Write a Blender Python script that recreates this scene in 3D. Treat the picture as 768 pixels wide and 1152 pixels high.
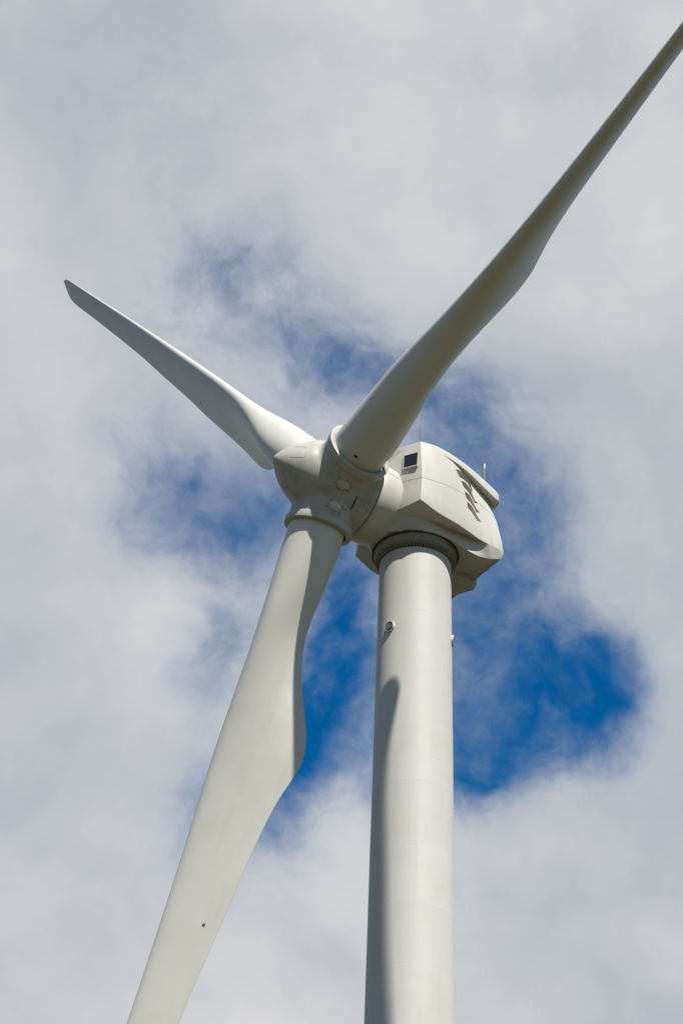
import bpy, bmesh, math, random
from mathutils import Vector, Matrix
from mathutils.bvhtree import BVHTree

# ------------------------------------------------------------------ reset
for o in list(bpy.data.objects):
    bpy.data.objects.remove(o, do_unlink=True)
scene = bpy.context.scene
col = scene.collection
rad = math.radians
random.seed(7)

# ------------------------------------------------------------------ camera
CAM_H = 1.65
TOP = Vector((0.0, 0.0, 65.115 + CAM_H))            # centre of the tower's top rim
CAM = TOP - Vector((3.0799, 91.7421, 65.1150))
PITCH, ROLL = rad(36.39), rad(1.809)
right0 = Vector((1, 0, 0))
up0 = Vector((0, -math.sin(PITCH), math.cos(PITCH)))
FWD = Vector((0, math.cos(PITCH), math.sin(PITCH)))
RIGHT = right0 * math.cos(ROLL) + up0 * math.sin(ROLL)
UP = -right0 * math.sin(ROLL) + up0 * math.cos(ROLL)
cd = bpy.data.cameras.new('camera')
cd.sensor_fit = 'HORIZONTAL'
cd.sensor_width = 36.0
cd.lens = 3096.65 * 36.0 / 768.0
cd.clip_start = 0.1
cd.clip_end = 20000
cam = bpy.data.objects.new('camera', cd)
col.objects.link(cam)
m = Matrix((RIGHT, UP, -FWD)).transposed().to_4x4()
m.translation = CAM
cam.matrix_world = m
scene.camera = cam

# ------------------------------------------------------------------ sky and sun
SUN_AZ, SUN_EL = rad(25.75), rad(51.25)               # to the right of and behind the camera
SUN = Vector((math.sin(SUN_AZ) * math.cos(SUN_EL), -math.cos(SUN_AZ) * math.cos(SUN_EL), math.sin(SUN_EL)))
sl = bpy.data.lights.new('sun', 'SUN')
sl.energy = 5.0
sl.angle = rad(0.53)
sl.color = (1.0, 0.975, 0.93)
so = bpy.data.objects.new('sun', sl)
col.objects.link(so)
so.rotation_euler = SUN.to_track_quat('Z', 'Y').to_euler()
so.location = TOP + SUN * 200

world = bpy.data.worlds.new('World')
scene.world = world
world.use_nodes = True
wn, wl = world.node_tree.nodes, world.node_tree.links
wn.clear()


def nd(tree_nodes, kind, **kw):
    n = tree_nodes.new(kind)
    for k, v in kw.items():
        setattr(n, k, v)
    return n


class G:
    """little expression helper for a node tree"""

    def __init__(self, nodes, links):
        self.n, self.l = nodes, links

    def put(self, sock, v):
        if isinstance(v, bpy.types.NodeSocket):
            self.l.new(v, sock)
        else:
            sock.default_value = v

    def math(self, op, a, b=0.0, c=0.0, clamp=False):
        n = nd(self.n, 'ShaderNodeMath', operation=op, use_clamp=clamp)
        self.put(n.inputs[0], a); self.put(n.inputs[1], b); self.put(n.inputs[2], c)
        return n.outputs[0]

    def vec(self, op, a, b=(0, 0, 0)):
        n = nd(self.n, 'ShaderNodeVectorMath', operation=op)
        self.put(n.inputs[0], a); self.put(n.inputs[1], b)
        return n.outputs['Value'] if op in ('DOT_PRODUCT', 'LENGTH', 'DISTANCE') else n.outputs['Vector']

    def noise(self, v, scale, detail=6, rough=0.55, dist=0.0, lac=2.0):
        n = nd(self.n, 'ShaderNodeTexNoise')
        self.put(n.inputs['Vector'], v)
        n.inputs['Scale'].default_value = scale
        n.inputs['Detail'].default_value = detail
        n.inputs['Roughness'].default_value = rough
        n.inputs['Lacunarity'].default_value = lac
        n.inputs['Distortion'].default_value = dist
        return n.outputs

    def ramp(self, v, stops, interp='LINEAR'):
        n = nd(self.n, 'ShaderNodeValToRGB')
        n.color_ramp.interpolation = interp
        el = n.color_ramp.elements
        while len(el) < len(stops):
            el.new(0.5)
        for e, (p, c) in zip(el, stops):
            e.position = p
            e.color = (c, c, c, 1) if isinstance(c, float) else (*c, 1)
        self.put(n.inputs[0], v)
        return n.outputs[0]

    def mix(self, f, a, b, mode='MIX'):
        n = nd(self.n, 'ShaderNodeMix', data_type='RGBA', blend_type=mode)
        self.put(n.inputs[0], f)
        self.put(n.inputs[6], a if isinstance(a, bpy.types.NodeSocket) else (*a, 1))
        self.put(n.inputs[7], b if isinstance(b, bpy.types.NodeSocket) else (*b, 1))
        return n.outputs[2]

    def smooth(self, v, lo, hi, a=0.0, b=1.0):
        n = nd(self.n, 'ShaderNodeMapRange', interpolation_type='SMOOTHSTEP')
        self.put(n.inputs[0], v)
        for i, q in zip((1, 2, 3, 4), (lo, hi, a, b)):
            n.inputs[i].default_value = q
        return n.outputs[0]


g = G(wn, wl)
tc = nd(wn, 'ShaderNodeTexCoord')
dirv = tc.outputs['Generated']
sky = nd(wn, 'ShaderNodeTexSky', sky_type='NISHITA', sun_disc=False)
sky.sun_elevation = SUN_EL
sky.sun_rotation = math.atan2(SUN.x, SUN.y)
sky.altitude = 200
sky.air_density = 1.0
sky.dust_density = 0.3
sky.ozone_density = 2.5
hs = nd(wn, 'ShaderNodeHueSaturation')
wl.new(sky.outputs[0], hs.inputs['Color'])
hs.inputs['Hue'].default_value = 0.499
hs.inputs['Saturation'].default_value = 1.5
hs.inputs['Value'].default_value = 1.08

# cloud cover: a broken deck over the whole sky with drifting gaps; each gap is an
# opening at a fixed bearing and height in the sky: (east, up, half sizes, turn, depth)
SKX, SKY_, SKZ = (1.0, 0.03, -0.03), (-0.02, -0.593, 0.805), (0.0, 0.805, 0.593)
warp = g.noise(dirv, 9.0, 5, 0.6)['Color']
wv = g.vec('SUBTRACT', warp, (0.5, 0.5, 0.5))
wsc = nd(wn, 'ShaderNodeVectorMath', operation='SCALE')
wl.new(wv, wsc.inputs[0])
wsc.inputs['Scale'].default_value = 0.055
dw = g.vec('ADD', dirv, wsc.outputs['Vector'])
u = g.vec('DOT_PRODUCT', dw, Vector(SKX).normalized())
v = g.vec('DOT_PRODUCT', dw, Vector(SKY_).normalized())
front = g.smooth(g.vec('DOT_PRODUCT', dirv, Vector(SKZ).normalized()), 0.80, 0.93)
cmb = nd(wn, 'ShaderNodeCombineXYZ')
wl.new(u, cmb.inputs[0]); wl.new(v, cmb.inputs[1])
GAPS = [  # centre (degrees right / above the gap field's middle), half sizes in degrees, turn, depth
    (4.15, -3.9, 1.8, 1.3, 12, 1.0), (3.1, -2.1, 1.2, 1.6, 0, 0.72), (0.35, -4.1, 0.85, 1.35, -10, 1.15),
    (0.1, -1.9, 0.85, 1.3, 10, 0.85), (3.1, -5.35, 1.1, 0.75, 0, 0.70), (6.0, -3.5, 0.8, 0.95, 0, 0.78),
    (4.0, -0.35, 1.2, 1.4, 20, 0.52), (2.9, 1.8, 1.4, 1.3, -20, 0.50), (0.4, 2.75, 1.1, 0.8, 25, 0.72),
    (-2.2, 4.4, 1.7, 1.35, 0, 0.72), (-2.8, 0.55, 1.6, 1.05, -15, 0.86), (-1.4, -0.25, 0.9, 0.8, 0, 0.5),
    (-1.9, -2.7, 0.6, 1.0, 0, 0.45), (-0.9, -6.0, 1.2, 1.6, -20, 0.74), (2.0, 0.1, 1.2, 1.2, 0, 0.42),
    (-3.7, 8.2, 1.8, 1.4, 20, 0.22), (3.3, 9.5, 2.0, 1.0, 0, 0.2),
]
gap = None
for (cx, cy, rx, ry, turn, amp) in GAPS:
    cxu, cyu = math.sin(rad(cx)), math.sin(rad(cy))
    s = g.vec('SUBTRACT', cmb.outputs[0], (cxu, cyu, 0))
    r_ = nd(wn, 'ShaderNodeVectorRotate', rotation_type='Z_AXIS')
    wl.new(s, r_.inputs['Vector'])
    r_.inputs['Angle'].default_value = -rad(turn)
    s = g.vec('MULTIPLY', r_.outputs[0], (0.8 / rad(rx), 0.8 / rad(ry), 0))
    ln = g.vec('LENGTH', s)
    e = g.math('MULTIPLY', g.math('POWER', 2.718, g.math('MULTIPLY', g.math('MULTIPLY', ln, ln), -1.0)), amp)
    gap = e if gap is None else g.math('ADD', gap, e)
gap = g.math('MULTIPLY', gap, front)
big = g.noise(dirv, 3.2, 4, 0.5)['Fac']                      # further gaps all round the sky
wide = g.smooth(big, 0.34, 0.50, 0.0, 1.25)
wide = g.math('MULTIPLY', wide, g.math('SUBTRACT', 1.0, front))
gap = g.math('ADD', gap, wide)
wisp = g.noise(dw, 30.0, 9, 0.62, 0.25)['Fac']
wisp2 = g.noise(dirv, 11.0, 7, 0.55, 0.4)['Fac']
wsum = g.math('ADD', g.math('MULTIPLY', g.math('SUBTRACT', wisp, 0.5), 1.5), g.math('MULTIPLY', g.math('SUBTRACT', wisp2, 0.5), 0.9))
gapn = g.math('ADD', gap, g.math('MULTIPLY', wsum, g.smooth(gap, 0.0, 0.55, 0.22, 1.0)))
clear = g.smooth(gapn, 0.0, 1.22)
veil = g.noise(dw, 15.0, 9, 0.58, 0.15)['Fac']
veil = g.smooth(veil, 0.46, 0.76, 1.0, 0.48)
clear = g.math('MULTIPLY', clear, veil)
shade = g.noise(dirv, 7.0, 6, 0.5, 0.3)['Fac']
shade2 = g.noise(dw, 22.0, 7, 0.55)['Fac']
sh = g.math('ADD', g.math('MULTIPLY', shade, 0.7), g.math('MULTIPLY', shade2, 0.3))
CL = 10.0
cloud = g.ramp(sh, [(0.34, (0.425 * CL / 10, 0.465 * CL / 10, 0.525 * CL / 10)), (0.50, (0.555, 0.575, 0.61)), (0.66, (0.68, 0.68, 0.695))])
cl10 = g.vec('MULTIPLY', cloud, (10.0, 10.0, 10.0))
skyc = g.mix(clear, cl10, hs.outputs[0])
bg = nd(wn, 'ShaderNodeBackground')
wl.new(skyc, bg.inputs[0])
bg.inputs[1].default_value = 0.0536
wo = nd(wn, 'ShaderNodeOutputWorld')
wl.new(bg.outputs[0], wo.inputs[0])

vs = scene.view_settings
vs.view_transform = 'Standard'
vs.look = 'None'
vs.exposure = 0.9
vs.gamma = 1.0
vs.use_curve_mapping = False
scene.render.engine = 'CYCLES'
scene.render.resolution_x, scene.render.resolution_y = 682, 1024


# ------------------------------------------------------------------ materials
def paint(name, base, rough=0.42, dirt=0.10, dirtcol=(0.30, 0.29, 0.24), streak=None, speck=0.0, scale=1.0, band=0.0):
    mt = bpy.data.materials.new(name)
    mt.use_nodes = True
    n, l = mt.node_tree.nodes, mt.node_tree.links
    b = n['Principled BSDF']
    q = G(n, l)
    t = nd(n, 'ShaderNodeTexCoord').outputs['Object']
    a = q.noise(t, 0.55 * scale, 6, 0.6)['Fac']
    f = q.smooth(a, 0.42, 0.75, 0.0, dirt)
    c = q.mix(f, base, dirtcol)
    if streak:                                       # long grime runs along one axis
        st = q.vec('MULTIPLY', t, streak)
        s = q.noise(st, 1.0, 5, 0.6)['Fac']
        c = q.mix(q.smooth(s, 0.5, 0.8, 0.0, dirt * 1.2), c, dirtcol)
    if band:                                         # each rolled plate took the paint a little differently
        zz = nd(n, 'ShaderNodeSeparateXYZ'); l.new(t, zz.inputs[0])
        pl = q.math('FLOOR', q.math('DIVIDE', q.math('SUBTRACT', zz.outputs[2], 2.44), 2.66))
        wn_ = nd(n, 'ShaderNodeTexWhiteNoise', noise_dimensions='1D'); l.new(pl, wn_.inputs['W'])
        c = q.mix(q.math('MULTIPLY', wn_.outputs['Value'], band), c, tuple(x * 0.82 for x in base))
    if speck:
        s = q.noise(t, 5.5 * scale, 3, 0.7)['Fac']
        s2 = q.noise(t, 0.45 * scale, 2, 0.5)['Fac']
        sp = q.math('MULTIPLY', q.smooth(s, 0.66, 0.74), q.smooth(s2, 0.5, 0.62))
        c = q.mix(q.math('MULTIPLY', sp, speck), c, (0.20, 0.19, 0.16))
    l.new(c, b.inputs['Base Color'])
    r = q.noise(t, 2.3 * scale, 5, 0.6)['Fac']
    rr = nd(n, 'ShaderNodeMapRange')
    l.new(r, rr.inputs[0])
    rr.inputs[3].default_value = rough - 0.06
    rr.inputs[4].default_value = rough + 0.08
    l.new(rr.outputs[0], b.inputs['Roughness'])
    b.inputs['Specular IOR Level'].default_value = 0.32
    b.inputs['Diffuse Roughness'].default_value = 0.5
    bp = nd(n, 'ShaderNodeBump')
    bp.inputs['Strength'].default_value = 0.05
    bp.inputs['Distance'].default_value = 0.02
    l.new(q.noise(t, 1.6 * scale, 3, 0.5)['Fac'], bp.inputs['Height'])
    l.new(bp.outputs[0], b.inputs['Normal'])
    return mt


def plain(name, base, rough=0.5, metal=0.0):
    mt = bpy.data.materials.new(name)
    mt.use_nodes = True
    n, l = mt.node_tree.nodes, mt.node_tree.links
    b = n['Principled BSDF']
    q = G(n, l)
    t = nd(n, 'ShaderNodeTexCoord').outputs['Object']
    f = q.noise(t, 6.0, 4, 0.6)['Fac']
    c = q.mix(q.smooth(f, 0.35, 0.7), base, tuple(x * 0.78 for x in base))
    l.new(c, b.inputs['Base Color'])
    b.inputs['Roughness'].default_value = rough
    b.inputs['Metallic'].default_value = metal
    return mt


M = dict(
    tower=paint('tower_paint', (0.455, 0.437, 0.395), 0.60, 0.17, (0.31, 0.28, 0.22), (2.6, 2.6, 0.10), 0.7, 1.0, 0.15),
    blade=paint('blade_gelcoat', (0.52, 0.50, 0.445), 0.42, 0.16, (0.34, 0.31, 0.24), (1.3, 1.3, 0.14), 0.5),
    nacelle=paint('nacelle_gelcoat', (0.475, 0.455, 0.405), 0.5, 0.16, (0.30, 0.27, 0.20), (2.2, 2.2, 0.45), 0.25, 1.6),
    spinner=paint('spinner_gelcoat', (0.385, 0.37, 0.325), 0.5, 0.5, (0.22, 0.195, 0.14), (1.2, 2.6, 2.6), 0.6, 2.2),
    skirt=paint('skirt_paint', (0.235, 0.205, 0.16), 0.6, 0.5, (0.24, 0.21, 0.165), (2, 2, 0.5), 0.3, 2.0),
    seam=plain('seam_sealant', (0.27, 0.255, 0.22), 0.7),
    weld=plain('weld_paint', (0.415, 0.395, 0.355), 0.9),
    gap=plain('dark_gap', (0.035, 0.033, 0.03), 0.8),
    bolt=plain('bolt_steel', (0.17, 0.16, 0.14), 0.5, 0.4),
    dark=plain('dark_metal', (0.06, 0.06, 0.062), 0.5, 0.3),
    white=plain('sensor_white', (0.6, 0.6, 0.6), 0.4),
    grey=plain('mast_grey', (0.16, 0.16, 0.155), 0.6, 0.0),
)
gm = bpy.data.materials.new('window_glass')
gm.use_nodes = True
b_ = gm.node_tree.nodes['Principled BSDF']
b_.inputs['Base Color'].default_value = (0.012, 0.016, 0.024, 1)
b_.inputs['Roughness'].default_value = 0.12
b_.inputs['Specular IOR Level'].default_value = 0.15
M['glass'] = gm


# ------------------------------------------------------------------ mesh helpers
def link(name, me, mat, parent=None, mw=None, sharp=None, smooth=True):
    o = bpy.data.objects.new(name, me)
    col.objects.link(o)
    if mat is not None and not me.materials:
        me.materials.append(M[mat] if isinstance(mat, str) else mat)
    if smooth:
        me.shade_smooth()
        if sharp is not None:
            me.set_sharp_from_angle(angle=rad(sharp))
    if parent is not None:
        o.parent = parent
    if mw is not None:
        o.matrix_basis = mw
    return o


def mesh(name, verts, faces, recalc=True):
    me = bpy.data.meshes.new(name)
    me.from_pydata([tuple(x) for x in verts], [], faces)
    if recalc:
        bm = bmesh.new(); bm.from_mesh(me)
        bmesh.ops.recalc_face_normals(bm, faces=bm.faces)
        bm.to_mesh(me); bm.free()
    me.update()
    return me


def lathe(profile, seg=96, axis='Z', cap=(True, True)):
    """profile: list of (position along axis, radius)"""
    vs_, fs = [], []
    for (z, r) in profile:
        for i in range(seg):
            a_ = 2 * math.pi * i / seg
            x, y = r * math.cos(a_), r * math.sin(a_)
            vs_.append((x, y, z) if axis == 'Z' else (z, x, y))
    k = len(profile)
    for j in range(k - 1):
        for i in range(seg):
            i2 = (i + 1) % seg
            fs.append((j * seg + i, j * seg + i2, (j + 1) * seg + i2, (j + 1) * seg + i))
    if cap[0]:
        fs.append(tuple(range(seg))[::-1])
    if cap[1]:
        fs.append(tuple((k - 1) * seg + i for i in range(seg)))
    return vs_, fs


def tube(pts, r, seg=8, closed=False):
    pts = [Vector(p) for p in pts]
    n = len(pts)
    vs_, fs = [], []
    for i, p in enumerate(pts):
        if closed:
            d = (pts[(i + 1) % n] - pts[i - 1]).normalized()
        else:
            d = (pts[min(i + 1, n - 1)] - pts[max(i - 1, 0)]).normalized()
        ref = Vector((0.31, 0.2, 0.93)) if abs(d.z) < 0.9 else Vector((1, 0.1, 0))
        a_ = d.cross(ref).normalized(); b2 = d.cross(a_)
        rr = r[i] if isinstance(r, (list, tuple)) else r
        for k in range(seg):
            t_ = 2 * math.pi * k / seg
            vs_.append(p + a_ * rr * math.cos(t_) + b2 * rr * math.sin(t_))
    for i in range(n if closed else n - 1):
        j = (i + 1) % n
        for k in range(seg):
            k2 = (k + 1) % seg
            fs.append((i * seg + k, i * seg + k2, j * seg + k2, j * seg + k))
    if not closed:
        fs.append(tuple(range(seg))[::-1]); fs.append(tuple((n - 1) * seg + k for k in range(seg)))
    return vs_, fs


def box(x0, x1, y0, y1, z0, z1):
    v_ = [(x, y, z) for x in (x0, x1) for y in (y0, y1) for z in (z0, z1)]
    f_ = [(0, 1, 3, 2), (4, 6, 7, 5), (0, 4, 5, 1), (2, 3, 7, 6), (0, 2, 6, 4), (1, 5, 7, 3)]
    return v_, f_


def bevel(o, w, seg=2, angle=30):
    md = o.modifiers.new('bevel', 'BEVEL')
    md.width = w; md.segments = seg; md.limit_method = 'ANGLE'; md.angle_limit = rad(angle)
    md.harden_normals = False
    return o


def frame(origin, x, y, z):
    q = Matrix((x, y, z)).transposed().to_4x4()
    q.translation = origin
    return q


def interp(x, xs, ys):
    if x <= xs[0]: return ys[0]
    if x >= xs[-1]: return ys[-1]
    for i in range(len(xs) - 1):
        if xs[i] <= x <= xs[i + 1]:
            # Catmull-Rom style smooth interpolation
            h = xs[i + 1] - xs[i]; t_ = (x - xs[i]) / h
            m0 = (ys[i + 1] - ys[i - 1]) / (xs[i + 1] - xs[i - 1]) if i > 0 else (ys[i + 1] - ys[i]) / h
            m1 = (ys[i + 2] - ys[i]) / (xs[i + 2] - xs[i]) if i + 2 < len(xs) else (ys[i + 1] - ys[i]) / h
            t2, t3 = t_ * t_, t_ ** 3
            return ((2 * t3 - 3 * t2 + 1) * ys[i] + (t3 - 2 * t2 + t_) * h * m0 + (-2 * t3 + 3 * t2) * ys[i + 1] + (t3 - t2) * h * m1)


# ------------------------------------------------------------------ ground
gmat = bpy.data.materials.new('grass_field')
gmat.use_nodes = True
n_, l_ = gmat.node_tree.nodes, gmat.node_tree.links
q_ = G(n_, l_)
t_ = nd(n_, 'ShaderNodeTexCoord').outputs['Object']
c_ = q_.mix(q_.noise(t_, 0.02, 8, 0.6)['Fac'], (0.026, 0.027, 0.009), (0.043, 0.035, 0.012))
l_.new(c_, n_['Principled BSDF'].inputs['Base Color'])
n_['Principled BSDF'].inputs['Roughness'].default_value = 0.95
vg, fg = [(0, 0, 0)], []
for rr_ in (30, 120, 500, 2500, 9000):
    for i in range(48):
        a_ = 2 * math.pi * i / 48
        vg.append((rr_ * math.cos(a_), rr_ * math.sin(a_), 0))
for i in range(48):
    fg.append((0, 1 + i, 1 + (i + 1) % 48))
    for k in range(4):
        fg.append((1 + k * 48 + i, 1 + (k + 1) * 48 + i, 1 + (k + 1) * 48 + (i + 1) % 48, 1 + k * 48 + (i + 1) % 48))
gr = link('ground', mesh('ground', vg, fg, False), gmat)
gr['kind'] = 'structure'

# ------------------------------------------------------------------ the turbine
turbine = bpy.data.objects.new('wind_turbine', None)
col.objects.link(turbine)
turbine['label'] = 'off-white three-bladed wind turbine with tapered steel tower, standing against broken cloud'
turbine['category'] = 'wind turbine'

PSI, TILT = rad(58.116), rad(5)
AH = Vector((-math.sin(PSI), -math.cos(PSI), 0))            # horizontal heading of the nacelle
TT = Vector((math.cos(PSI), -math.sin(PSI), 0))             # its starboard side
ZZ = Vector((0, 0, 1))
AX = AH * math.cos(TILT) + ZZ * math.sin(TILT)              # rotor shaft
WW = AX.cross(TT) if AX.cross(TT).z > 0 else TT.cross(AX)   # rotor plane "up"
HUB = TOP + ZZ * 1.86 + AX * 4.186

# ---- tower
HT = TOP.z


def tower_r(h):                                             # h measured down from the top rim
    return 1.462 - 0.0100 * h


prof = [(HT + h, tower_r(h)) for h in (-HT, -60, -50, -40, -30, -20, -10, -5, -1, -0.26)]
v_, f_ = lathe(prof, 160, cap=(False, True))
tower = link('tower', mesh('tower', v_, f_), 'tower', turbine, sharp=40)
for h in (-3.3, -5.8, -8.55, -11.15, -13.85, -16.45, -19.1, -21.8, -24.5, -27.2, -30):
    z, r0 = HT + h, tower_r(h)
    v_, f_ = lathe([(z - 0.02, r0 - 0.004), (z - 0.006, r0 + 0.002), (z + 0.006, r0 + 0.002), (z + 0.02, r0 - 0.004)], 160, cap=(False, False))
    link('weld_seam', mesh('weld_seam', v_, f_), 'weld', tower)

HB = HT - 0.20
# yaw bearing at the top: flange, gear teeth, bearing ring and skirt
v_, f_ = lathe([(HB - 0.06, 1.40), (HB - 0.06, 1.475), (HB + 0.0, 1.475), (HB + 0.0, 1.40)], 160, cap=(False, False))
link('top_flange', mesh('top_flange', v_, f_), 'tower', tower, sharp=30)
v_, f_ = lathe([(HB + 0.0, 1.30), (HB + 0.0, 1.475), (HB + 0.18, 1.475), (HB + 0.18, 1.30)], 120, cap=(False, False))
link('bearing_core', mesh('bearing_core', v_, f_), 'gap', tower, sharp=30)
tv, tf = [], []
NT = 96
for i in range(NT):
    a_ = 2 * math.pi * i / NT
    ca, sa = math.cos(a_), math.sin(a_)
    k0 = len(tv)
    bv, bf = box(1.47, 1.555, -0.017, 0.017, HB + 0.02, HB + 0.175)
    tv += [(x * ca - y * sa, x * sa + y * ca, z) for x, y, z in bv]
    tf += [tuple(k0 + j for j in q) for q in bf]
tt_ = link('yaw_gear_teeth', mesh('yaw_gear_teeth', tv, tf), 'skirt', tower, smooth=False)
tt_['kind'] = 'stuff'
v_, f_ = lathe([(HB + 0.17, 1.45), (HB + 0.17, 1.60), (HB + 0.185, 1.615), (HB + 0.215, 1.615), (HB + 0.22, 1.60), (HB + 0.22, 1.45)], 160, cap=(False, False))
link('bearing_ring', mesh('bearing_ring', v_, f_), 'skirt', tower, sharp=30)
v_, f_ = lathe([(HB + 0.225, 1.45), (HB + 0.225, 1.64), (HB + 0.24, 1.655), (HT + 0.55, 1.76), (HT + 0.55, 1.4)], 160, cap=(False, False))
link('yaw_skirt', mesh('yaw_skirt', v_, f_), 'skirt', tower, sharp=30)


v_, f_ = lathe([(HT + 0.34, 1.70), (HT + 0.325, 1.745), (HT + 0.335, 1.785), (HT + 0.40, 1.79)], 160, cap=(False, False))
link('yaw_gap_shade', mesh('yaw_gap_shade', v_, f_), 'gap', tower)  # dark ring stands in for the shade in the gap above the skirt


# ---- round louvred vents on the tower
def tower_vent(ang, h, tilt=18):
    e = bpy.data.objects.new('tower_vent', None)
    col.objects.link(e)
    e.parent = turbine
    out = Vector((math.sin(rad(ang)), -math.cos(rad(ang)), 0))
    tan = Vector((math.cos(rad(ang)), math.sin(rad(ang)), 0))
    e.matrix_basis = frame(Vector((0, 0, HT + h)) + out * (tower_r(h) - 0.03), tan, ZZ, out)
    v1, f1 = lathe([(-0.05, 0.205), (-0.05, 0.23), (0.115, 0.23), (0.125, 0.222), (0.125, 0.207), (0.03, 0.205)], 40, cap=(False, False))
    link('vent_frame', mesh('vent_frame', v1, f1), 'nacelle', e, sharp=30)
    v1, f1 = lathe([(0.045, 0.198), (0.121, 0.204)], 40, cap=(False, False))
    link('vent_shade_sleeve', mesh('vent_shade_sleeve', v1, f1), 'gap', e)  # added sleeve; its dark colour stands in for shade inside the vent
    v1, f1 = lathe([(0.052, 0.0005), (0.054, 0.2)], 40, cap=(False, False))
    link('vent_shade_disc', mesh('vent_shade_disc', v1, f1), 'gap', e)  # near-black disc paints the depth of the vent as shade
    for y in (-0.09, 0.0, 0.09):
        w_ = math.sqrt(0.195 ** 2 - y * y)
        vb, fb = box(-w_, w_, -0.010, 0.010, 0.088, 0.118)
        rt = Matrix.Rotation(rad(tilt), 4, 'Z')
        link('vent_slat', mesh('vent_slat', vb, fb), 'nacelle', e, rt @ Matrix.Translation((0, y, 0)) @ Matrix.Rotation(rad(-25), 4, 'X'), smooth=False)
    return e


tower_vent(-41.8, -3.93)
tower_vent(81.5, -3.9)

# ---- nacelle (local frame: x = heading, y = starboard, z = up from the tower rim)
NF = frame(TOP, AH, TT, ZZ)
ST = [
    # top centre, side top, seam, lower side, chin edge, ledge inside, lip, belly centre
    [(1.95, 0, 4.3), (1.755, 1.35, 4.30), (1.68, 1.47, 2.55), (1.70, 1.40, 1.90), (1.76, 1.24, 1.20), (1.80, 1.02, 1.10), (2.0, 0.45, 0.52), (2.0, 0, 0.44)],
    [(1.27, 0, 4.3), (1.275, 2.205, 4.33), (1.19, 2.20, 2.55), (1.21, 2.20, 1.90), (1.25, 2.20, 1.40), (1.02, 1.52, 1.13), (1.02, 1.22, 0.40), (1.0, 0, 0.38)],
    [(0.55, 0, 4.3), (0.56, 2.295, 4.33), (0.52, 2.29, 2.55), (0.50, 2.285, 1.75), (0.50, 2.245, 1.08), (0.45, 1.78, 1.00), (0.45, 1.72, 0.38), (0.45, 0, 0.38)],
    [(-0.05, 0, 4.1), (-0.05, 2.315, 4.0), (-0.05, 2.31, 2.55), (-0.05, 2.305, 1.7), (-0.05, 2.26, 0.95), (-0.05, 1.86, 0.92), (-0.05, 1.85, 0.36), (-0.05, 0, 0.38)],
    [(-0.6, 0, 4.0), (-0.6, 2.24, 3.88), (-0.6, 2.27, 2.55), (-0.6, 2.28, 1.65), (-0.6, 2.245, 0.87), (-0.6, 1.89, 0.84), (-0.6, 1.87, 0.34), (-0.6, 0, 0.38)],
    [(-1.1, 0, 3.9), (-1.1, 2.06, 3.78), (-1.1, 2.19, 2.55), (-1.1, 2.23, 1.6), (-1.1, 2.205, 0.77), (-1.1, 1.92, 0.74), (-1.1, 1.88, 0.31), (-1.1, 0, 0.38)],
    [(-1.62, 0, 3.8), (-1.62, 1.87, 3.62), (-1.62, 2.07, 2.55), (-1.62, 2.14, 1.5), (-1.64, 2.15, 0.67), (-1.64, 1.96, 0.65), (-1.62, 1.86, 0.29), (-1.6, 0, 0.38)],
    [(-2.1, 0, 3.7), (-2.1, 1.69, 3.53), (-2.1, 1.92, 2.55), (-2.1, 2.04, 1.45), (-2.1, 2.09, 0.66), (-2.1, 2.08, 0.60), (-2.15, 1.92, 0.29), (-2.1, 0, 0.42)],
    [(-2.6, 0, 3.6), (-2.5, 1.50, 3.44), (-2.6, 1.74, 2.52), (-2.66, 1.89, 1.42), (-2.68, 1.97, 0.74), (-2.68, 1.96, 0.62), (-2.62, 1.84, 0.36), (-2.6, 0, 0.48)],
    [(-3.05, 0, 3.6), (-2.82, 1.25, 3.44), (-3.02, 1.52, 2.45), (-3.13, 1.70, 1.40), (-3.14, 1.80, 0.74), (-3.14, 1.79, 0.64), (-3.06, 1.70, 0.44), (-2.75, 0, 0.40)],
]


def flank(p, f=1.0):                                 # the flanks flare out and down from the centre line
    k = 0.72 * f * abs(p[1]) / 2.25
    sg = 1 if p[1] >= 0 else -1
    return (p[0] + 0.20 * k, p[1] + 0.30 * k * sg, p[2] - 0.275 * k)


ST = [[flank(p, (0, 1, 1, 1, 1, 0.5, 0, 0)[k]) if k else (p[0], p[1], p[2] - 0.2) for k, p in enumerate(row)] for r, row in enumerate(ST)]
LOW = {1: ((1.0, 1.70, 0.92), (1.0, 1.42, 0.40)), 2: ((0.45, 1.80, 0.84), (0.5, 1.78, 0.34)), 3: ((-0.05, 1.80, 0.82), (-0.03, 1.85, 0.33)),
       4: ((-0.6, 1.82, 0.80), (-0.6, 1.89, 0.24)), 5: ((-1.1, 1.90, 0.74), (-1.15, 1.97, 0.02)), 6: ((-1.6, 2.08, 0.62), (-1.7, 2.03, -0.11)),
       7: ((-1.98, 2.26, 0.46), (-2.2, 2.05, -0.06)), 8: ((-2.55, 2.14, 0.53), (-2.52, 2.04, 0.06)), 9: ((-3.03, 1.95, 0.52), (-2.88, 1.95, 0.24))}
for r, (p5, p6) in LOW.items():                      # ledge root and lower lip of the hull
    ST[r][5], ST[r][6] = p5, p6
for r, row in enumerate(ST):                         # the belly is set up inside the lip
    p6 = row[6]
    row.insert(7, (p6[0], p6[1] * 0.93, max(p6[2], 0.37)))
K = len(ST[0])
nv, nf = [], []
ring = 2 * K - 2
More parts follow.
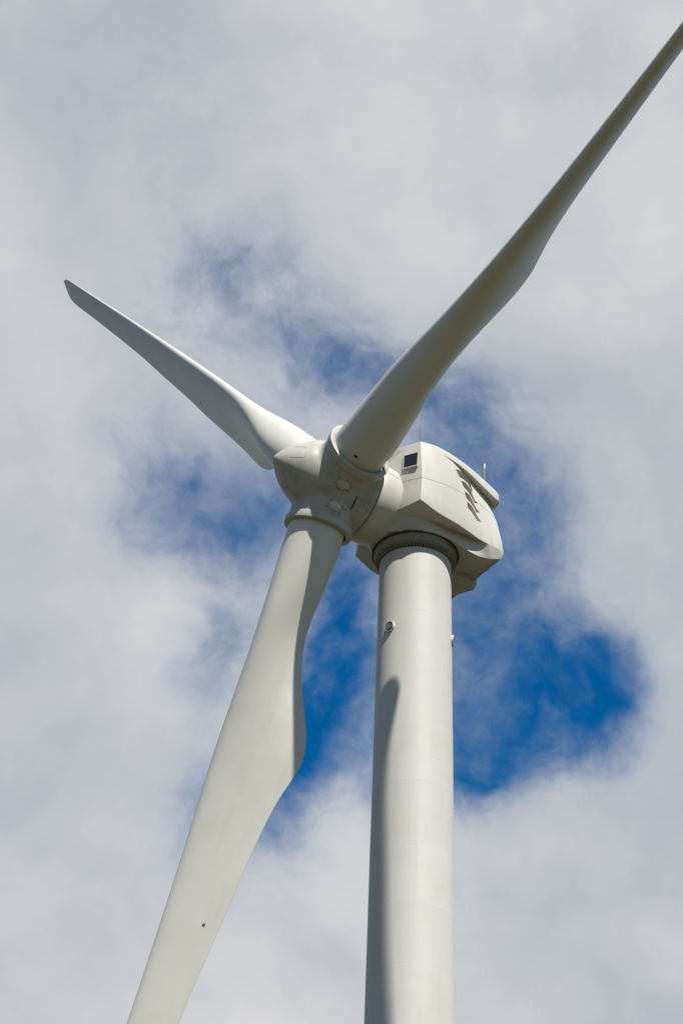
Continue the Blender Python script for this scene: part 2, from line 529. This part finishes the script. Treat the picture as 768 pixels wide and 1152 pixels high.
# refine along the length with smooth interpolation behind the front corner
xs = list(range(len(ST)))
tpar = [0, 1] + [1 + i * 0.25 for i in range(1, 4 * (len(ST) - 2) + 1)]
for tp in tpar:
    row = []
    for k in range(K):
        if tp <= 1:
            p = ST[int(tp)][k]
        else:
            p = tuple(interp(tp, xs[1:], [ST[i][k][c] for i in range(1, len(ST))]) for c in range(3))
        row.append(p)
    full = row + [(p[0], -p[1], p[2]) for p in row[-2:0:-1]]
    nv += full
NR = len(tpar)
for j in range(NR - 1):
    for k in range(ring):
        k2 = (k + 1) % ring
        nf.append((j * ring + k, j * ring + k2, (j + 1) * ring + k2, (j + 1) * ring + k))


def cap_rows(base, flip):
    for k in range(K - 1):                          # ladder across the two halves
        a1, a2 = base + k, base + k + 1
        b1 = base + (ring - k) % ring
        b2 = base + (ring - k - 1) % ring
        q = [a1, a2, b2, b1]
        q = list(dict.fromkeys(q))
        if len(q) > 2:
            nf.append(tuple(q))


cap_rows(0, True)
cap_rows((NR - 1) * ring, False)
nme = mesh('nacelle', nv, nf)
nacelle = link('nacelle', nme, 'nacelle', turbine, NF, sharp=32)
nbvh = BVHTree.FromPolygons([Vector(v1) for v1 in nv], nf)
bevel(nacelle, 0.045, 3, 32)


def wall(s, h):
    """starboard wall point at station s and height h"""
    for k in range(30):                              # above the top of the wall: carry its last point upwards
        hit = nbvh.ray_cast(Vector((s, 6, h - 0.03 * k)), Vector((0, -1, 0)))
        if hit[0]:
            return Vector((s, hit[0].y, h)), hit[1]
    return None, None


# roof shell with the overhanging eave at the rear
RO = [(1.77, 1.32, 4.33, 4.104), (1.26, 2.185, 4.36, 4.104), (0.90, 2.235, 4.38, 4.10), (0.56, 2.285, 4.38, 4.06), (0.0, 2.335, 4.27, 3.99), (-0.47, 2.335, 4.16, 3.87), (-1.0, 2.275, 4.06, 3.74),
      (-1.5, 2.175, 3.97, 3.61), (-1.95, 2.06, 3.90, 3.49), (-2.35, 1.94, 3.855, 3.42), (-2.75, 1.80, 3.82, 3.38), (-3.0, 1.69, 3.80, 3.42), (-3.13, 1.52, 3.79, 3.46), (-3.2, 1.2, 3.79, 3.47)]
rv, rf = [], []
RO = [(*flank((s, n1, ht))[:2], flank((s, n1, ht))[2], flank((s, n1, hb))[2]) for (s, n1, ht, hb) in RO]
for (s, n1, ht, hb) in RO:
    crown = 0.34 if s > -2.5 else 0.25
    half = [(s, 0, ht + crown), (s, n1 * 0.5, ht + crown * 0.75), (s, n1 * 0.85, ht + crown * 0.30), (s, n1 - 0.02, ht + 0.02), (s, n1, ht - 0.03), (s, n1, hb), (s, n1 * 0.6, hb + 0.0), (s, 0, hb + 0.0)]
    rv += half + [(p[0], -p[1], p[2]) for p in half[-2:0:-1]]
rr2 = 14
for j in range(len(RO) - 1):
    for k in range(rr2):
        rf.append((j * rr2 + k, j * rr2 + (k + 1) % rr2, (j + 1) * rr2 + (k + 1) % rr2, (j + 1) * rr2 + k))
rf.append(tuple(range(rr2)))
rf.append(tuple((len(RO) - 1) * rr2 + k for k in range(rr2)))
roof = link('roof', mesh('roof', rv, rf), 'nacelle', nacelle, sharp=32)
bevel(roof, 0.012, 2, 40)

# neck between nacelle and spinner, about the tilted shaft
SF = frame(HUB, AX, TT, WW)
neck_p = [(-1.43, 1.2), (-1.43, 1.64), (-1.48, 1.69), (-1.7, 1.71), (-2.0, 1.70), (-2.35, 1.66), (-2.7, 1.58), (-3.1, 1.5)]
v_, f_ = lathe(neck_p, 120, 'X')
neck = link('neck', mesh('neck', v_, f_), 'nacelle', nacelle, sharp=45)
neck.matrix_basis = NF.inverted() @ SF
def panel(fu, h):                                    # point on the front panel
    k = (h - 2.55) / (4.32 - 2.55)
    a0 = Vector(ST[0][2]).lerp(Vector(ST[0][1]), k)
    b0 = Vector(ST[1][2]).lerp(Vector(ST[1][1]), k)
    return a0.lerp(b0, fu)


# mould seams of the nacelle shell
sp = []
for i in range(40):
    s = 1.325 - i * (1.325 + 2.78) / 39
    p, n1 = wall(s, 2.36 + 0.04 * (i / 39) ** 2)
    if p: sp.append(p + n1 * 0.001)
v_, f_ = tube(sp, 0.007, 6)
link('mould_seam', mesh('mould_seam', v_, f_), 'seam', nacelle)
sp = [tuple(panel(i / 8, 2.55) + Vector((0.002, 0.002, 0))) for i in range(9)]
v_, f_ = tube(sp, 0.007, 6)
link('mould_seam', mesh('mould_seam', v_, f_), 'seam', nacelle)
sp = []
for i in range(14):
    s = -1.5 - i * 1.05 / 13
    hh = 0.50
    sp.append((s, 1.70 * math.cos(math.asin(hh / 1.70)) * 1.0, hh))
v_, f_ = tube([(p[0], math.sqrt(max(0.1, interp(-p[0], [1.4, 1.7, 2.0, 2.35, 2.7], [1.66, 1.71, 1.70, 1.66, 1.58]) ** 2 - 0.25)) + 0.001, 0.5) for p in sp], 0.010, 6)
ms = link('mould_seam', mesh('mould_seam', v_, f_), 'seam', nacelle)
ms.matrix_basis = NF.inverted() @ SF

# side window on the front panel
w00, w10, w01 = panel(0.13, 3.20), panel(0.80, 3.20), panel(0.13, 3.84)
px = (w10 - w00).normalized()
pn = px.cross((w01 - w00).normalized()).normalized()
if pn.x < 0: pn = -pn
py_ = pn.cross(px)
if py_.z < 0: py_ = -py_
wf = frame(w00 + pn * 0.012, px, py_, pn)
ww_, wh_ = (w10 - w00).length, 0.62
window = bpy.data.objects.new('window', None)
col.objects.link(window)
window.parent = turbine
window.matrix_basis = NF @ wf
fr = []
for (x0, x1, y0, y1) in ((0, ww_, -0.035, 0.0), (0, ww_, wh_, wh_ + 0.035), (-0.035, 0, -0.035, wh_ + 0.035), (ww_, ww_ + 0.035, -0.035, wh_ + 0.035)):
    vb, fb = box(x0, x1, y0, y1, -0.06, 0.045)
    link('window_frame', mesh('window_frame', vb, fb), 'nacelle', window, smooth=False)
vb, fb = box(-0.02, ww_ + 0.03, -0.075, -0.036, -0.06, 0.085)
link('window_sill', mesh('window_sill', vb, fb), 'nacelle', window, smooth=False)
vb, fb = box(0, ww_, 0, wh_, -0.04, 0.022)
link('window_pane', mesh('window_pane', vb, fb), 'glass', window, smooth=False)

# gill openings in both flanks: S-shaped pockets cut through the shell, a dark plate at the back of each for its shade
GILL = [
    [(-0.41, 3.59), (-0.60, 3.62), (-0.99, 3.64), (-1.18, 3.55), (-1.31, 3.40), (-1.41, 3.13), (-1.36, 3.0), (-1.28, 3.17), (-1.17, 3.30), (-0.95, 3.36), (-0.63, 3.32)],
    [(-0.72, 3.16), (-0.98, 3.21), (-1.22, 3.12), (-1.31, 3.00), (-1.37, 2.80), (-1.48, 2.57), (-1.68, 2.56), (-1.47, 2.43), (-1.30, 2.65), (-1.10, 2.85), (-0.86, 2.93)],
    [(-0.92, 2.72), (-1.16, 2.67), (-1.33, 2.44), (-1.54, 2.17), (-1.77, 2.08), (-1.54, 1.99), (-1.30, 2.25), (-0.98, 2.43)],
    [(-1.02, 2.22), (-1.24, 2.15), (-1.42, 1.97), (-1.62, 1.74), (-1.82, 1.63), (-1.59, 1.55), (-1.30, 1.81), (-1.06, 1.95)],
]
def grow(poly, w_):                                  # push the outline outwards a little
    out = []
    for i in range(len(poly)):
        a0, p0, b0 = Vector(poly[i - 1]), Vector(poly[i]), Vector(poly[(i + 1) % len(poly)])
        d_ = ((p0 - a0).normalized() + (b0 - p0).normalized())
        d_ = d_.normalized() if d_.length > 1e-3 else Vector((0, 0))
        out.append((p0.x - d_.y * w_ * -1, p0.y + d_.x * w_ * -1))
    return out


GILL = [[(s + 0.133, h - 0.184) for (s, h) in q] for q in GILL]
AREA = lambda q: sum(q[i - 1][0] * q[i][1] - q[i][0] * q[i - 1][1] for i in range(len(q)))
GILL = [max((grow(q, 0.022), grow(q, -0.022)), key=lambda z: abs(AREA(z))) for q in GILL]
cv, cf, gill_shade_plates = [], [], []
for side in (1, -1):
    for poly in GILL:
        k0, n1 = len(cv), len(poly)
        deep = []
        for (s, h) in poly:
            p, _ = wall(s, h)
            cv.append((s, (p.y + 0.10) * side, h))
            deep.append((s, (p.y - 0.36) * side, h))
        cv += deep
        cf.append(tuple(k0 + i for i in range(n1)))
        cf.append(tuple(k0 + n1 + i for i in range(n1))[::-1])
        cf += [(k0 + i, k0 + n1 + i, k0 + n1 + (i + 1) % n1, k0 + (i + 1) % n1) for i in range(n1)]
        # thin plate at the pocket's back, its dark grey standing in for shade
        sx = [q[0] for q in poly]; hx = [q[1] for q in poly]
        lo = [(s, (wall(s, h)[0].y - 0.32) * side, h) for (s, h) in poly]
        hi = [(q[0], q[1] - 0.03 * side, q[2]) for q in lo]
        gill_shade_plates.append((lo + hi, [tuple(range(n1)), tuple(range(n1, 2 * n1))[::-1]] + [(i, (i + 1) % n1, n1 + (i + 1) % n1, n1 + i) for i in range(n1)]))
cut = bpy.data.objects.new('cut', mesh('cut', cv, cf))
col.objects.link(cut)
cut.matrix_basis = NF
bo = nacelle.modifiers.new('b', 'BOOLEAN')
bo.object = cut; bo.operation = 'DIFFERENCE'; bo.solver = 'EXACT'
bpy.context.view_layer.update()
dg = bpy.context.evaluated_depsgraph_get()
nm2 = bpy.data.meshes.new_from_object(nacelle.evaluated_get(dg))
nacelle.modifiers.clear()
nacelle.data = nm2
nm2.name = 'nacelle'
nm2.set_sharp_from_angle(angle=rad(32))
bpy.data.objects.remove(cut, do_unlink=True)
for (lv, lf) in gill_shade_plates:
    link('gill_shade_plate', mesh('gill_shade_plate', lv, lf), 'grey', nacelle, smooth=False)

# tray under the tail
tray_v = [(-1.2, 0.05, 0.37), (-1.2, -1.25, 0.37), (-2.75, -1.2, 0.45), (-3.16, -0.35, 0.45), (-3.05, 0.05, 0.48)]
tv = [Vector(p) for p in tray_v] + [Vector(p) - ZZ * (0.02 if i < 2 else 0.30) for i, p in enumerate(tray_v)]
tf = [(0, 1, 2, 3, 4), (9, 8, 7, 6, 5)] + [(i, (i + 1) % 5, 5 + (i + 1) % 5, 5 + i) for i in range(5)]
tray = link('tail_tray', mesh('tail_tray', tv, tf), 'nacelle', nacelle, sharp=30)
bevel(tray, 0.02, 2)


# aerials on the roof
def roof_z(s, n1):
    return 4.55


v_, f_ = tube([(0.55, 1.05, 3.9), (0.55, 1.05, 4.85), (0.55, 1.05, 4.86), (0.55, 1.05, 6.25)], [0.035, 0.03, 0.018, 0.013], 8)
link('lightning_rod', mesh('lightning_rod', v_, f_), 'dark', turbine, NF)
mast = bpy.data.objects.new('wind_sensor', None)
col.objects.link(mast)
mast.parent = turbine
mast.matrix_basis = NF @ Matrix.Translation((-2.75, 1.05, 3.9))
v_, f_ = tube([(0, 0, -0.6), (0, 0, 1.55)], 0.017, 8)
link('mast', mesh('mast', v_, f_), 'grey', mast)
v_, f_ = lathe([(1.5, 0.017), (1.53, 0.03), (1.74, 0.03), (1.77, 0.017)], 16)
link('sensor', mesh('sensor', v_, f_), 'white', mast, sharp=40)
hoop = []
for i in range(40):
    a_ = 2 * math.pi * i / 40
    hoop.append((-0.21 * math.cos(a_) * 0.85, 0.21 * math.cos(a_) * 0.53, 1.74 + 0.46 * math.sin(a_)))
v_, f_ = tube(hoop, 0.014, 6, True)
link('guard_hoop', mesh('guard_hoop', v_, f_), 'dark', mast)

# ---- spinner: blunt nose, round body and three stubs, fused into one skin
TH0 = -42.271
SPF = frame(HUB, AX, TT, WW)                          # x = nose, y = starboard, z = up in rotor plane
bm = bmesh.new()


def add(vs2, fs2, mat4=None):
    idx = [bm.verts.new((mat4 @ Vector(p)) if mat4 else p) for p in vs2]
    for q in fs2:
        bm.faces.new([idx[k] for k in q])


body = [(-1.40, 1.80), (-1.1, 1.84), (-0.6, 1.80), (0.0, 1.70), (0.6, 1.57), (1.1, 1.41), (1.6, 1.17), (2.0, 0.91), (2.35, 0.60), (2.6, 0.31), (2.74, 0.10), (2.77, 0.02)]
add(*lathe(body, 72, 'X'))
for k in range(3):
    th = rad(TH0 + 120 * k)
    e = Vector((0, math.sin(th), math.cos(th)))
    x_ = Vector((1, 0, 0))
    mt4 = frame(Vector((0, 0, 0)), x_, e.cross(x_), e)
    add(*lathe([(0.0, 1.32), (1.2, 1.32), (1.9, 1.30)], 72), mt4)
bmesh.ops.recalc_face_normals(bm, faces=bm.faces)
sme = bpy.data.meshes.new('spinner_raw')
bm.to_mesh(sme); bm.free()
tmp = bpy.data.objects.new('tmp', sme)
col.objects.link(tmp)
rm = tmp.modifiers.new('r', 'REMESH'); rm.mode = 'VOXEL'; rm.voxel_size = 0.055
sm = tmp.modifiers.new('s', 'SMOOTH'); sm.factor = 0.5; sm.iterations = 14
bpy.context.view_layer.update()
dg = bpy.context.evaluated_depsgraph_get()
spm = bpy.data.meshes.new_from_object(tmp.evaluated_get(dg))
spm.name = 'spinner'
bpy.data.objects.remove(tmp, do_unlink=True)
spm.materials.clear()
spinner = link('spinner', spm, 'spinner', turbine, SPF)
sbvh = BVHTree.FromPolygons([v1.co.copy() for v1 in spm.vertices], [tuple(p.vertices) for p in spm.polygons])

# dark joint where the spinner turns against the nacelle
v_, f_ = lathe([(-1.375, 1.5), (-1.375, 1.66), (-1.49, 1.66), (-1.49, 1.5)], 120, 'X', (False, False))
link('spinner_joint', mesh('spinner_joint', v_, f_), 'gap', spinner, sharp=30)

collar_me = None
for k in range(3):
    th = rad(TH0 + 120 * k)
    e = Vector((0, math.sin(th), math.cos(th)))
    x_ = Vector((1, 0, 0))
    mt4 = frame(Vector((0, 0, 0)), x_, e.cross(x_), e)
    if collar_me is None:
        v_, f_ = lathe([(1.78, 1.20), (1.80, 1.33), (1.83, 1.375), (1.86, 1.39), (2.10, 1.405), (2.125, 1.40), (2.14, 1.38), (2.145, 1.27), (2.14, 1.195), (2.04, 1.185)], 120, cap=(False, False))
        collar_me = mesh('blade_collar', v_, f_)
    link('blade_collar', collar_me, 'spinner', spinner, mt4, sharp=35)

# ---- blades
LK = ([2.2, 4, 6, 8, 10, 12, 14, 17, 22, 30, 38, 41.4, 42.4, 43.0, 43.4],
      [1.149, 1.113, 1.064, 1.046, 1.09, 1.116, 1.082, 0.996, 0.853, 0.64, 0.40, 0.30, 0.27, 0.22, 0.08])   # leading edge from the pitch axis
EK = ([2.2, 3.5, 5, 6, 7, 8, 9, 10, 11, 12, 12.6, 14, 16, 19, 22, 26, 30, 38, 41.4, 42.4, 43.0, 43.4],
      [1.154, 1.15, 1.031, 0.949, 0.982, 1.169, 1.513, 1.924, 2.31, 2.46, 2.36, 2.02, 1.79, 1.594, 1.36, 1.2, 1.03, 0.94, 0.93, 0.86, 0.62, 0.25])   # trailing edge
BK = ([3, 5, 7, 9, 11, 13, 16, 20, 24, 36, 46], [66.1, 60.8, 56.0, 52.2, 48.9, 45.0, 40.6, 37.6, 36.0, 35.4, 34.9])
TK = ([2.0, 4.0, 6.0, 8.0, 10.0, 14.0, 22.0, 30.0, 40.0, 46.2], [2.305, 2.21, 1.98, 1.58, 1.22, 0.788, 0.56, 0.35, 0.2, 0.05])
PB, CONE = 1.762, rad(1.2)
NP = 56
RSP = [2.0 + 0.2 * i for i in range(71)] + [16.5 + 0.75 * i for i in range(34)] + [41.7, 42.0, 42.4, 42.7, 42.95, 43.15, 43.3, 43.4]


def blade_section(rv_):
    le, te = interp(rv_, *LK), interp(rv_, *EK)
    chord = le + te
    bl = min(1, max(0, (rv_ - 2.8) / 6.5)); bl = bl * bl * (3 - 2 * bl)
    th_ = min(interp(rv_, *TK), chord)
    b = rad(interp(rv_, *BK))
    pts = []
    for i in range(NP):
        uu = 2 * math.pi * i / NP
        xx = 0.5 * (1 - math.cos(uu))
        sg = 1 if uu <= math.pi else -1
        na = 5 * (0.2969 * math.sqrt(xx) - 0.126 * xx - 0.3516 * xx ** 2 + 0.2843 * xx ** 3 - 0.1015 * xx ** 4) * sg
        y = th_ * ((1 - bl) * 0.5 * math.sin(uu) + bl * na) + bl * 0.02 * chord * 4 * xx * (1 - xx)
        x = le - xx * chord
        # local: X = tangential, Y = upwind, Z = span
        X = x * math.cos(b) + y * math.sin(b)
        Y = x * math.sin(b) - y * math.cos(b)
        pts.append((X, Y + PB * (rv_ / 46.2) ** 2, rv_))
    return pts


bv, bf = [], []
for rv_ in RSP:
    bv += blade_section(rv_)
nr = len(RSP)
for j in range(nr - 1):
    for i in range(NP):
        bf.append((j * NP + i, j * NP + (i + 1) % NP, (j + 1) * NP + (i + 1) % NP, (j + 1) * NP + i))
bf.append(tuple(range(NP))); bf.append(tuple((nr - 1) * NP + i for i in range(NP)))
blade_me = mesh('blade', bv, bf)
bbvh = BVHTree.FromPolygons([v1.co.copy() for v1 in blade_me.vertices], [tuple(p.vertices) for p in blade_me.polygons])
BLADES = []
rec_v, rec_f = lathe([(-0.02, 0.065), (0.006, 0.065), (0.010, 0.05)], 20, cap=(False, True))
rec_me = mesh('lightning_receptor', rec_v, rec_f)
for k in range(3):
    th = rad(TH0 + 120 * k)
    e = (math.cos(th) * WW + math.sin(th) * TT)
    tau = (-math.sin(th) * WW + math.cos(th) * TT)
    e2 = e * math.cos(CONE) + AX * math.sin(CONE)
    a2 = AX * math.cos(CONE) - e * math.sin(CONE)
    o = link('blade', blade_me, 'blade', turbine, frame(HUB, tau, a2, e2), sharp=50)
    BLADES.append(o)
    # lightning receptor on the pressure face and drain hole at the root
    for nm, loc, view, sc in (('lightning_receptor', (-0.829, -0.174, 19.2), (-0.89, 0.38, 0.25), 1.0), ('drain_hole', (1.03, 0.42, 2.52), (0.92, 0.38, 0.0), 1.5)):
        vw = Vector(view).normalized()
        hit = bbvh.ray_cast(Vector(loc) + vw * 3, -vw)
        if hit[0]:
            zq = hit[1]
            xq = Vector((0, 0, 1)).cross(zq).normalized()
            mt4 = frame(hit[0], xq, zq.cross(xq), zq) @ Matrix.Diagonal((sc, 1.0 if sc == 1.0 else 0.8, 1, 1))
            link(nm, rec_me, 'gap', o, mt4)


# ---- fittings on the spinner skin
def on_skin(p):
    """nearest point of the spinner skin and its outward normal"""
    loc, nor, _, _ = sbvh.find_nearest(Vector(p))
    return loc, nor


def skin_line(name, pts, r, mat, closed=False, sub=8):
    path = []
    n1 = len(pts)
    for i in range(n1 if closed else n1 - 1):
        p0, p1 = Vector(pts[i]), Vector(pts[(i + 1) % n1])
        for k in range(sub):
            l0, nn = on_skin(p0.lerp(p1, k / sub))
            path.append(l0 + nn * r * 0.1)
    if not closed:
        path.append(on_skin(pts[-1])[0])
    v1, f1 = tube(path, r, 6, closed)
    return link(name, mesh(name, v1, f1), mat, spinner)


bolt_v, bolt_f = lathe([(-0.02, 0.027), (0.022, 0.027), (0.028, 0.02)], 6, cap=(False, True))
bolt_me = mesh('bolt', bolt_v, bolt_f)
cov_v, cov_f = lathe([(-0.05, 0.215), (0.03, 0.205), (0.065, 0.17), (0.085, 0.10), (0.09, 0.0005)], 28, cap=(False, False))
cov_me = mesh('access_cover', cov_v, cov_f)
for k in range(3):
    rot = Matrix.Rotation(rad(-120 * k), 3, 'X')
    for p in ((0.21, 1.43, -1.01), (0.13, 0.81, -1.73)):
        l0, nn = on_skin(rot @ Vector(p))
        xq = Vector((1, 0, 0)); xq = (xq - nn * xq.dot(nn)).normalized()
        fm = frame(l0, xq, nn.cross(xq), nn)
        link('access_cover', cov_me, 'nacelle', spinner, fm @ Matrix.Diagonal((1.3, 0.95, 1.5, 1)), sharp=40)
        for i in range(6):
            a_ = 2 * math.pi * (i + 0.3 + 0.25 * random.random()) / 6
            lb, nb = on_skin(fm @ Vector((0.36 * math.cos(a_), 0.31 * math.sin(a_), 0)))
            link('bolt', bolt_me, 'bolt', spinner, frame(lb, xq, nb.cross(xq).normalized(), nb), smooth=False)
    skin_line('hatch_outline', [rot @ Vector(q) for q in ((-0.54, 1.30, -1.22), (-1.10, 1.35, -1.23), (-1.19, 1.01, -1.52), (-0.66, 0.91, -1.56))], 0.011, 'seam', True)
    skin_line('hatch_gap', [rot @ Vector(q) for q in ((-0.52, 1.36, -1.16), (-0.56, 0.89, -1.56))], 0.028, 'gap')
    skin_line('nose_hatch_outline', [rot @ Vector(q) for q in ((2.25, 0.66, 0.46), (1.95, 0.95, 0.45), (1.90, 1.02, 0.33), (1.88, 1.08, 0.1), (1.88, 1.07, -0.1), (1.93, 1.02, -0.2), (2.02, 0.95, -0.21), (2.35, 0.60, -0.16))], 0.011, 'seam')
